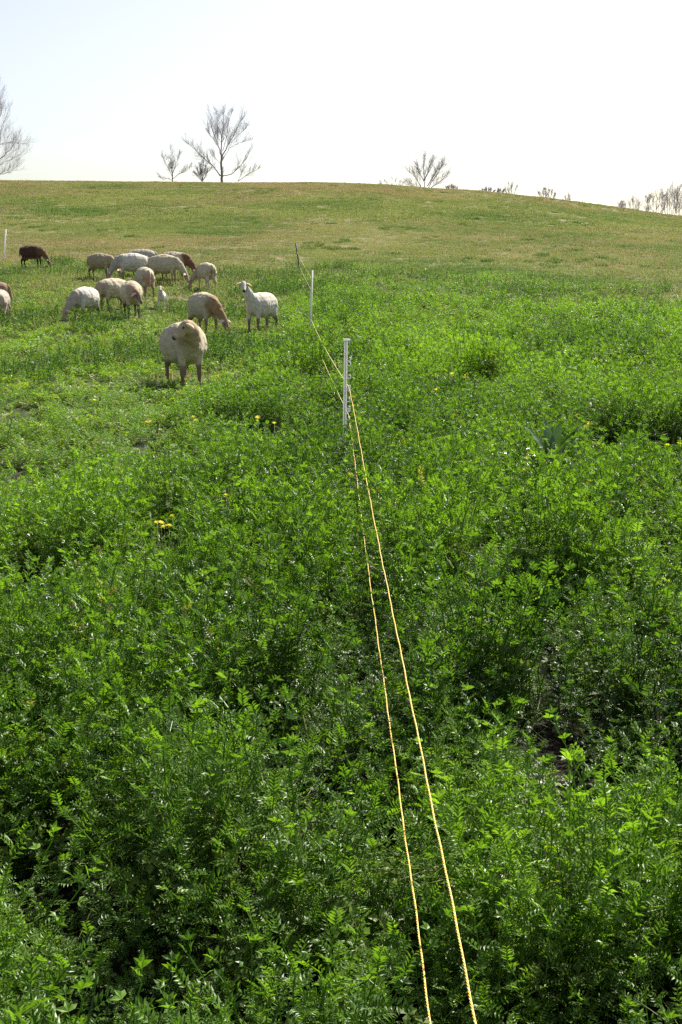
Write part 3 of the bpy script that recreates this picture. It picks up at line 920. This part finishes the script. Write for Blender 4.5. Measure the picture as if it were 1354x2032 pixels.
def lean_post(name, label, base_px, top_px, mat, r, clips, cap=True, group=None, veg=.1):
    x, y, z = hit(*base_px, h=veg)
    t = at_dist(*top_px, y)
    o = empty(name, (x, y, z))
    d = Vector((t.x - x, 0, t.z - z)); Ln = d.length; d.normalize()
    side = Vector((d.z, 0, -d.x)); fw = Vector((0, 1, 0))
    rot = Matrix((side, fw, d)).transposed()
    m = MB()
    if cap:   # T section plastic shaft
        m.box(d * (Ln / 2), (r, r * .28, Ln / 2), rot); m.box(d * (Ln / 2) - fw * (r * .9), (r * .30, r * .62, Ln / 2 - .003), rot)
    else:
        m.tube([Vector((0, 0, -.1)), d * Ln * .5, d * Ln], [r, r, r * .9], 8)
    m.build('shaft', mat, o, smooth_=not cap)
    if cap:
        c = MB(); c.box(d * (Ln + .008) + side * r * .35, (r * 1.9, r * .9, .007), rot)
        c.box(d * (Ln - .010) + side * r * 2.0, (r * .18, r * .5, .016), rot); c.build('top_hook', mat, o, smooth_=False)
        s = MB(); s.box(Vector((.05, 0, .06)), (.055, .012, .008)); s.build('foot_step', mat, o, smooth_=False)
        s = MB(); s.tube([(0, 0, .07), (0, 0, -.14)], [.006, .003], 6); s.build('spike', M_STEEL, o)
    for f in clips:
        c = MB(); r_ = r * 1.0; q = d * (Ln * f) + side * (r * 1.0)
        w = r * 1.5
        c.tube([q - d * .010, q + side * w - d * .012, q + side * (w * 1.25) + d * .002, q + side * (w * 1.1) + d * .016, q + side * (w * .5) + d * .019], [r * .26] * 5, 5)
        c.build('wire_clip', mat, o)
    tag(o, label, 'fence post', group)
    return o, Vector((x, y, z)), d, Ln

P1, p1, d1, L1 = lean_post('fence_post', 'white plastic step-in post with wire clips, nearest to the camera', (683, 870), (687, 676), M_PLASTIC, .0155,
                           (.84, .80, .69, .60, .585, .49, .42, .40, .33, .27, .21, .12), True, 'posts of the temporary electric fence', .15)
P2, p2, d2, L2 = lean_post('fence_post', 'thin pale rod post to the right of the white sheep looking up', (615, 655), (620, 536), simple_mat('pale_rod', (.80, .79, .72), .5, .1), .018, (.9, .3), False, 'posts of the temporary electric fence')
P3, p3, d3, L3 = lean_post('fence_post', 'dark leaning post farthest up the fence line at the pasture edge', (596, 533), (587, 482), M_DARKPOST, .022, (.6,), False, 'posts of the temporary electric fence')
P4, p4, d4, L4 = lean_post('fence_post', 'white post standing behind the dark brown sheep', (8, 509), (12, 455), M_PLASTIC, .026, (.8, .5), False, 'posts of the temporary electric fence')

# ------------------------------------------------------------------ fence strands
M_YEL = simple_mat('yellow_polywire', (.85, .52, .04), .5, .15, 300, .2)
M_WHT = simple_mat('white_polywire', (.82, .70, .36), .5, .15, 300, .2)
def strand(label, pts, sags, rr, pitch=.026):
    o = empty('fence_wire', pts[0])
    o.location = (0, 0, 0)
    base = []
    for a, b, sg in zip(pts[:-1], pts[1:], sags):
        near = min(a.y, b.y) < 9
        n = int((b - a).length / (pitch / 9 if near else .12))
        for i in range(n):
            t = i / n; p = a.lerp(b, t)
            p.z -= sg * 4 * t * (1 - t)
            p.x += (.003 * math.sin(t * 9) + .0008 * math.sin(t * 91 + 1.3) + .0005 * math.sin(t * 307)) * (1 if near else 0); p.z += .001 * math.sin(t * 67) * (1 if near else 0)
            if not near: p.z = max(p.z, float(G(p.x, p.y)) + .09)
            base.append((p, near))
    base.append((pts[-1].copy(), False))
    s = 0; last = base[0][0]; paths = [[], [], []]; rads = []
    for p, near in base:
        s += (p - last).length; last = p
        for k in range(3):
            ph = 2 * math.pi * (s / pitch) + k * 2.094 if near else k * 2.094
            f = 1.0 if near else .5
            paths[k].append(p + Vector((math.cos(ph), 0, math.sin(ph))) * rr * .95 * f)
        rads.append(rr * (1.05 if near else 1.5))
    for k, (nm, mt) in enumerate((('yellow_yarn', M_YEL), ('white_yarn', M_WHT), ('yellow_yarn', M_YEL))):
        m = MB(); m.tube(paths[k], rads, 4); m.build(nm, mt, o)
    tag(o, label, 'fence wire', 'polywires of the temporary electric fence')
def on_post(p, d, L, row, off=.02):
    z = at_dist(677, row, p.y).z
    q = p + d * ((z - p.z) / d.z); q.x += off; return q
def ray_at_z(px, py, z):
    dd = ray(px, py); t = (z - EYE) / dd[2]; return Vector((dd[0] * t, dd[1] * t, z))
nu = ray_at_z(943, 2032, .46); far_u = on_post(p1, d1, L1, 768, .03)
start_u = nu + (nu - far_u).normalized() * 1.6
nl = ray_at_z(846, 1990, .30); far_l = on_post(p1, d1, L1, 822, .03)
start_l = nl + (nl - far_l).normalized() * 1.6
strand('upper yellow and white polywire running the whole fence line', [start_u, far_u, on_post(p2, d2, L2, 634, .015), on_post(p2, d2, L2, 556, .015), on_post(p3, d3, L3, 500, 0)], [.012, .05, 0, .03], .0012)
strand('lower yellow and white polywire half sunk in the vetch', [start_l, far_l, on_post(p2, d2, L2, 650, -.015), on_post(p2, d2, L2, 574, -.015), on_post(p3, d3, L3, 526, 0)], [0, .03, 0, .02], .0011)

# ------------------------------------------------------------------ bare trees on the crest
M_BARK = simple_mat('grey_brown_bark', (.20, .17, .18), .9, .3, 6, .3)
M_TWIG = simple_mat('bloom_paled_twig', (.38, .34, .37), .9, .2, 6, .1)  # twig colour lightened to imitate bloom against the bright sky
S_T = 168 / F_PX
class Tree:
    def __init__(s, base_px, base_py, Y, name='bare_tree'):
        s.Y = Y; s.k = Y / F_PX; s.bx = base_px; s.by = base_py
        c = at_dist(base_px, base_py, Y)
        s.z0 = float(G(c.x, Y)); s.rs = 1.0; s.o = empty(name, (c.x, Y, s.z0)); s.dz = c.z - s.z0
        s.trunk = MB(); s.br = MB()
    def P(s, px, py, dy=0):
        return Vector(((px - s.bx) * s.k, dy, (s.by - py) * s.k + s.dz))
    def limb(s, pts, r0, r1, twigs=8, tl=1.3, tw=.028, main=False, lev=2):
        twigs = int(twigs * 1.7)
        P = []; r0 *= .58; r1 *= .55
        for i in range(len(pts) - 1):
            for j in range(4):
                q = pts[i].lerp(pts[i + 1], j / 4.)
                P.append(q + Vector((rnd(-1, 1), rnd(-1, 1), rnd(-1, 1))) * (tl * .035 if j else 0))
        P.append(pts[-1])
        n = len(P)
        rad = [r0 + (r1 - r0) * i / (n - 1) for i in range(n)]
        (s.trunk if main else s.br).tube(P, rad, 6 if main else 4)
        for t in range(twigs):
            f = .22 + .78 * (t + rnd(0, 1)) / twigs; i = min(int(f * (n - 1)), n - 2)
            q = P[i]; d = (P[i + 1] - P[i]).normalized()
            s.twig(q, d, tl * rnd(.5, 1.1) * (1.1 - .45 * f), max(rad[i] * .4, tw * .5), lev)
    def twig(s, q, d, L, r, lev):
        ax = Vector((rnd(-1, 1), rnd(-1, 1), rnd(-.4, .4))).normalized()
        nd = (Matrix.Rotation(R(rnd(22, 50)), 3, ax) @ d); nd = (nd + Vector((0, 0, .30))).normalized()
        P = [q]; rad = [r]
        n = 5
        for i in range(n):
            nd = (nd + Vector((rnd(-.22, .22), rnd(-.22, .22), rnd(-.10, .22)))).normalized()
            P.append(P[-1] + nd * L / n); rad.append(max(r * (1 - (i + 1) / n * .7), .004))
        s.br.tube(P, rad, 3, cap=False)
        if lev > 0:
            for i in range(1, n + 1):
                for _ in range(2 if lev > 1 else 2):
                    if rnd(0, 1) < .62: s.twig(P[i], (P[i] - P[i - 1]).normalized(), L * rnd(.42, .68), max(r * .42, .004), lev - 1)
    def done(s, label, cat='tree', group='bare trees and bushes along the hill crest'):
        if s.trunk.v: s.trunk.build('trunk', M_BARK, s.o)
        if s.br.v: s.br.build('crown', M_TWIG, s.o)
        tag(s.o, label, cat, group)

random.seed(5)
t = Tree(440, 357, 166); P = t.P
t.limb([P(440, 366), P(441, 345), P(440, 325), P(441, 312)], .36, .24, 2, 1.0, main=True)
t.limb([P(438, 350), P(425, 332), P(410, 320), P(393, 303), P(370, 284, 1)], .20, .06, 16, 1.9)
t.limb([P(441, 314), P(434, 292), P(425, 268), P(424, 240, 1)], .16, .03, 13, 1.9)
t.limb([P(441, 314), P(444, 285, -1), P(447, 258), P(446, 232)], .17, .03, 13, 1.9)
t.limb([P(441, 318), P(452, 296), P(464, 275, 1), P(476, 255), P(486, 240)], .17, .03, 14, 1.9)
t.limb([P(443, 322), P(458, 300, -1), P(476, 290), P(494, 282, 1)], .10, .03, 9, 1.5)
t.limb([P(442, 350), P(458, 347), P(474, 334), P(488, 318), P(496, 300)], .13, .03, 10, 1.5)
t.limb([P(440, 330), P(430, 318, -1), P(420, 305)], .07, .03, 5, 1.2)
t.limb([P(443, 305), P(450, 280, 1), P(456, 255), P(462, 232)], .11, .025, 12, 1.6)
t.limb([P(437, 300), P(432, 275, 1), P(436, 250), P(434, 232)], .11, .025, 12, 1.5)
t.limb([P(460, 290), P(478, 270, 1), P(494, 258)], .08, .025, 9, 1.4)
t.limb([P(432, 290), P(420, 275, -1), P(415, 255)], .07, .025, 8, 1.2)
t.done('tallest bare tree on the crest, round topped with a long low limb')
t = Tree(343, 357, 166); P = t.P
t.limb([P(343, 362), P(343, 345), P(341, 330), P(342, 300)], .16, .04, 13, 1.4, main=True)
t.limb([P(343, 350), P(336, 338), P(329, 322), P(325, 308)], .08, .02, 8, 1.1)
t.limb([P(343, 355), P(355, 346), P(368, 342), P(382, 332)], .08, .02, 9, 1.1)
t.limb([P(343, 345), P(352, 325), P(358, 308)], .07, .02, 8, 1.0)
t.limb([P(343, 358), P(330, 354), P(314, 351)], .06, .02, 5, .8)
t.done('small open bare tree to the left of the tallest tree')
t = Tree(403, 358, 165, 'bare_bush'); P = t.P
for a, b in ((392, 335), (398, 326), (405, 322), (411, 330), (420, 335), (388, 345)):
    t.limb([P(402, 360), P((402 + a) / 2 - 1, (358 + b) / 2), P(a, b)], .10, .03, 11, .8)
t.done('dense dark bush between the small tree and the tallest tree', 'bush')
t = Tree(474, 358, 168, 'bare_bush'); P = t.P
t.limb([P(472, 360), P(488, 349), P(500, 343), P(516, 334)], .09, .03, 9, 1.2)
t.limb([P(472, 360), P(480, 345), P(486, 330)], .06, .02, 7, 1.0)
t.done('low spreading bush at the right foot of the tallest tree', 'bush')
t = Tree(-30, 356, 160); P = t.P
t.limb([P(-30, 372), P(-28, 320), P(-24, 270), P(-18, 215), P(-8, 178)], .45, .08, 16, 3.2, main=True)
for pts in (((-27, 345), (-5, 335), (20, 322), (45, 312)), ((-27, 330), (-5, 300), (15, 262), (30, 236)), ((-25, 300), (-12, 262), (5, 222), (8, 190)),
            ((-27, 350), (0, 348), (25, 345), (40, 338)), ((-26, 320), (0, 296), (25, 290), (48, 292)), ((-24, 280), (-50, 240), (-80, 210)), ((-26, 310), (-60, 290), (-100, 270)),
            ((-28, 335), (8, 318), (28, 298), (38, 285)), ((-22, 260), (0, 240), (16, 228))):
    t.limb([P(a, b, rnd(-2, 2) if i else 0) for i, (a, b) in enumerate(pts)], .12, .025, 9, 2.6, tw=.018)
t.done('large bare tree whose drooping branches enter at the left edge')
t = Tree(845, 377, 158); P = t.P
for pts in (((843, 380), (842, 355), (840, 335), (842, 312)), ((846, 380), (856, 362), (868, 345), (878, 330)), ((841, 380), (830, 362), (822, 350), (812, 343)),
            ((846, 380), (862, 368), (876, 358), (890, 350)), ((843, 360), (850, 340), (858, 322)), ((842, 362), (832, 345), (826, 328)), ((848, 370), (866, 340), (884, 328)), ((842, 378), (825, 372), (808, 366))):
    t.limb([P(a, b) for a, b in pts], .13, .025, 11, 1.5)
t.done('wide many stemmed bare tree standing alone on the falling crest')
def bush(px, py, top, wid, n, label, Y=156, dens=6, tl=.8, r=.06, cat='bush', name='bare_bush'):
    t = Tree(px, py, Y, name); P = t.P
    for i in range(n):
        f = (i + .5) / n * 2 - 1 if n > 1 else 0
        a = px + f * wid / 2 + rnd(-2, 2); b = top + abs(f) * (py - top) * .4 + rnd(0, 3)
        t.limb([P(px + f * wid * .2, py + 14), P((px + f * wid * .3 + a) / 2, (py + b) / 2), P(a, b)], r, .02, dens, tl)
    t.done(label, cat)
bush(780, 371, 356, 55, 6, 'sparse low twigs left of the many stemmed tree', dens=3, tl=.7, r=.03)
bush(896, 383, 368, 26, 6, 'low bushy clump right beside the many stemmed tree', dens=9, tl=.6)
bush(966, 388, 374, 30, 7, 'low dense bush farthest left of the three set close together', dens=10, tl=.5)
bush(992, 391, 375, 16, 4, 'small dense bush in the middle of the three set close together', dens=9, tl=.5)
bush(1013, 394, 364, 26, 4, 'thin taller bush, right of the two dense low ones', dens=7, tl=.8)
bush(1085, 405, 374, 34, 6, 'round twiggy bush standing alone on the falling crest', dens=9, tl=.8)
bush(1126, 411, 384, 16, 3, 'narrow leaning bush right of the round twiggy one', dens=8, tl=.6)
bush(1158, 417, 392, 6, 2, 'thin single sapling halfway to the right hand trees', dens=4, tl=.4, r=.03)
for i, (px, top, wd, n, r, dn, lb) in enumerate(((1234, 404, 14, 4, .05, 6, 'short thin sapling, first of the row at the right edge'), (1258, 394, 28, 4, .06, 6, 'low forked sapling, second of the row at the right edge'),
        (1285, 384, 6, 2, .14, 9, 'bare tree with a straight dark trunk, third of the row'), (1306, 376, 32, 5, .07, 7, 'spreading sapling between the straight trunk and the dense trees'),
        (1330, 368, 34, 6, .08, 8, 'tall dense bare tree, last but one at the right edge'), (1352, 360, 38, 7, .09, 8, 'tallest bare tree of the row, cut by the right edge'))):
    bush(px, 430, top, wd, n, lb, Y=162, dens=dn, tl=1.35, r=r, cat='tree', name='bare_tree')

# ------------------------------------------------------------------ broad-leaved weeds
M_DOCK = simple_mat('dock_leaf', (.035, .09, .018), .25, .25, 30, .2, spec=1.0)
add_translucent(M_DOCK, (.14, .30, .02), .22)
def blade(parent, az, el0, Ln, W, bend):
    v = []; f = []; n = 7
    p = Vector((math.cos(az) * .015, math.sin(az) * .015, .02)); el = el0
    side = Vector((-math.sin(az), math.cos(az), 0))
    for i in range(n + 1):
        t = i / n
        d = Vector((math.cos(az) * math.cos(el), math.sin(az) * math.cos(el), math.sin(el)))
        nrm = side.cross(d)
        w = W * (math.sin(math.pi * min(1, t * .92 + .06)) ** .7) * (1 - .25 * t)
        wav = .006 * math.sin(i * 2.3)
        for s_, up in ((-1, .30), (-.5, .09), (0, 0), (.5, .09), (1, .30)):
            v.append(p + side * (w * .5 * s_) - nrm * (w * .5 * up + wav * abs(s_)))
        p = p + d * (Ln / n); el -= bend / n
    for i in range(n):
        for k in range(4):
            a = i * 5 + k; f.append((a, a + 1, a + 6, a + 5))
    o = mesh_obj('leaf', v, f, M_DOCK, parent)
    a = o.data.attributes.new('leafv', 'FLOAT', 'POINT'); a.data.foreach_set('value', np.full(len(v), rnd(.3, .9), np.float32))
    return o
def weed(label, px, py, leaves):
    x, y, z = hit(px, py, h=.2)
    o = empty('dock_plant', (x, y, z + .19)); o.scale = (1.1,) * 3
    m = MB(); m.tube([(0, 0, -.20), (.004, 0, -.07), (0, 0, .03)], [.012, .009, .006], 6); m.build('stem', M_DOCK, o)
    for L_ in leaves: blade(o, L_[0], L_[1], L_[2] * 1.1, L_[3] * 1.3, L_[4])
    tag(o, label, 'plant')
weed('broad leaved weed with tall upright leaves standing over the vetch', 1094, 925,
     ((R(150), R(65), .27, .075, .5), (R(110), R(80), .27, .07, .3), (R(60), R(72), .26, .07, .3), (R(20), R(58), .28, .07, .25), (R(-30), R(72), .22, .06, .6),
      (R(200), R(58), .20, .06, 1.0), (R(-80), R(40), .14, .07, 1.2), (R(80), R(66), .24, .05, .2)))
weed('small broad leaved weed with one leaf bent flat, catching the light', 1026, 925, ((R(170), R(60), .16, .06, 1.4), (R(20), R(50), .15, .05, 1.5), (R(-70), R(40), .14, .05, 1.2)))

# ------------------------------------------------------------------ dandelions
M_PETAL = simple_mat('dandelion_petals', (.90, .80, .03), .6, .08, 200, .1)
add_translucent(M_PETAL, (.9, .85, .03), .4)
M_STALK = simple_mat('flower_stalk', (.12, .16, .05), .6, .2)
def flower_head():
    m = MB(); 
    for ring, (n, r, z, L_) in enumerate(((14, .004, .004, .018), (11, .003, .007, .013), (7, .001, .010, .008))):
        for k in range(n):
            a = 2 * math.pi * k / n + ring * .3
            d = Vector((math.cos(a), math.sin(a), .25 + ring * .35)).normalized(); s = Vector((-math.sin(a), math.cos(a), 0))
            p = Vector((0, 0, z)) + d * r; q = p + d * L_; w = .0028
            b = len(m.v); m.v += [p - s * w * .5, p + s * w * .5, q + s * w * .6, q - s * w * .6]; m.f.append((b, b + 1, b + 2, b + 3))
    m.tube([(0, 0, -.008), (0, 0, 0), (0, 0, .006)], [.003, .006, .004], 6)
    return m
FL = []
def dandelion(px, py, label, sc=1.0):
    q = hit(px, py, h=.12)
    hgt = 1.0 * float(height_at(np.array([q[0]]), np.array([q[1]]))[0]) + .03; hgt = min(hgt + .015, .27)
    x, y, z = hit(px, py, h=hgt)
    o = empty('dandelion', (x, y, z))
    if not FL:
        f = flower_head().build('flower_head', M_PETAL, o, smooth_=False); s = MB(); s.tube([(0, 0, 0), (.004, 0, .5), (0, 0, 1)], [.002, .0017, .0015], 5); st = s.build('stalk', M_STALK, o)
        FL.extend([f, st])
    else:
        f = FL[0].copy(); st = FL[1].copy()
        for c in (f, st): COL.objects.link(c); c.parent = o
    f.location = (0, 0, hgt + .01); f.scale = (sc * .85,) * 3; f.rotation_euler = (rnd(-.4, .4) + .25, rnd(-.4, .4), rnd(0, 6))
    st.scale = (1, 1, hgt)
    tag(o, label, 'flower', 'yellow dandelions scattered over the field')
DL = (('leftmost of the dandelions in the loose cluster left of the nearest white post', ((603, 770),)),
      ('yellow dandelion inside the loose cluster left of the nearest white post', ((609, 772), (615, 774), (621, 778))),
      ('one of the two rightmost dandelions of the cluster left of the nearest post', ((625, 773), (629, 780))),
      ('yellow dandelion highest up between the big ewe and the nearest post', ((512, 832),)),
      ('one of two dandelions close below the feet of the big ewe', ((384, 831), (390, 837))),
      ('yellow dandelion in the middle of the strip between big ewe and nearest post', ((545, 843), (558, 858), (565, 863))),
      ('yellow dandelion just left of the foot of the nearest white post', ((588, 863), (588, 878))),
      ('yellow dandelion low in the grazed strip, below the middle group', ((541, 912), (520, 872))),
      ('one of a pair of dandelions halfway between the wires and the grazed corner', ((432, 991), (449, 990))),
      ('yellow dandelion on its own just above the small group in the grazed corner', ((343, 1029),)),
      ('yellow dandelion in the tight small group low in the grazed corner', ((312, 1043), (320, 1044), (336, 1049), (326, 1051))),
      ('lone yellow dandelion in the grazed grass below the left flock', ((188, 797),)),
      ('one of two yellow dandelions right beside the middle of the nearest white post', ((695, 792), (702, 791))),
      ('yellow dandelion just under the pair beside the nearest white post', ((702, 808),)),
      ('yellow dandelion between the two wires, in front of the nearest post', ((694, 947),)),
      ('yellow dandelion in the little trio right of the upper wire', ((734, 976), (739, 980), (750, 975))),
      ('yellow dandelion in the left trio between nearest post and broad leaved weed', ((797, 881), (804, 880), (810, 879))),
      ('yellow dandelion in the right trio between nearest post and broad leaved weed', ((850, 877), (856, 880), (853, 884))),
      ('single dandelion just below the two trios right of the nearest post', ((831, 897),)),
      ('single dandelion just above the two trios right of the nearest post', ((820, 868),)),
      ('yellow dandelion directly right of the small weed with a bent leaf', ((1047, 914),)),
      ('yellow dandelion just below the small weed with a bent leaf', ((1039, 937),)),
      ('yellow dandelion just below the tall broad leaved weed', ((1088, 962),)),
      ('yellow dandelion in the cluster behind the broad leaved weed', ((1158, 857), (1163, 850), (1167, 844), (1168, 848))),
      ('one of two dandelions above the dark hollow in the right hand vetch', ((1112, 1022), (1123, 1019))),
      ('lone dandelion between the broad leaved weed and the dark hollow', ((1082, 991),)),
      ('one of three dandelions up left of the dark hollow', ((898, 1007), (874, 1031), (868, 1028))),
      ('yellow dandelion in the tight cluster up right of the dark hollow', ((1198, 1006), (1206, 1005), (1213, 1003), (1210, 1009))),
      ('one of two dandelions just up left of the tight right hand cluster', ((1153, 983), (1158, 990))),
      ('one of two dandelions toward the right edge beyond the tight cluster', ((1273, 966), (1306, 974))),
      ('one of the two farthest dandelions right of the nearest post', ((786, 731), (792, 732))),
      ('yellow dandelion in the far group around the dark tufts on the right', ((898, 744), (921, 752), (924, 747), (935, 770))),
      ('yellow dandelion in the sparse far line above the broad leaved weed', ((1007, 817), (1040, 804), (1066, 791))),
      ('yellow dandelion far right beside the small brown seed stalk', ((1178, 774), (1181, 769))),
      ('yellow dandelion far right, below the small brown seed stalk', ((1199, 808), (1186, 830))),
      ('highest yellow dandelion on the right side of the fence', ((918, 720),)),
      ('one of two dandelions close to the right edge of the vetch', ((1324, 889), (1348, 885))),
      ('yellow dandelion just right of the middle of the nearest post', ((722, 767), (750, 812))),
      ('lone dandelion in the far vetch midway between post and weed', ((866, 777),)),
      ('single yellow dandelion at the left edge of the near vetch', ((3, 1307),)))
for lb, ps in DL:
    for px, py in ps: dandelion(px, py, lb, rnd(.8, 1.25) * (1.15 if py < 1000 else 1))
del FL
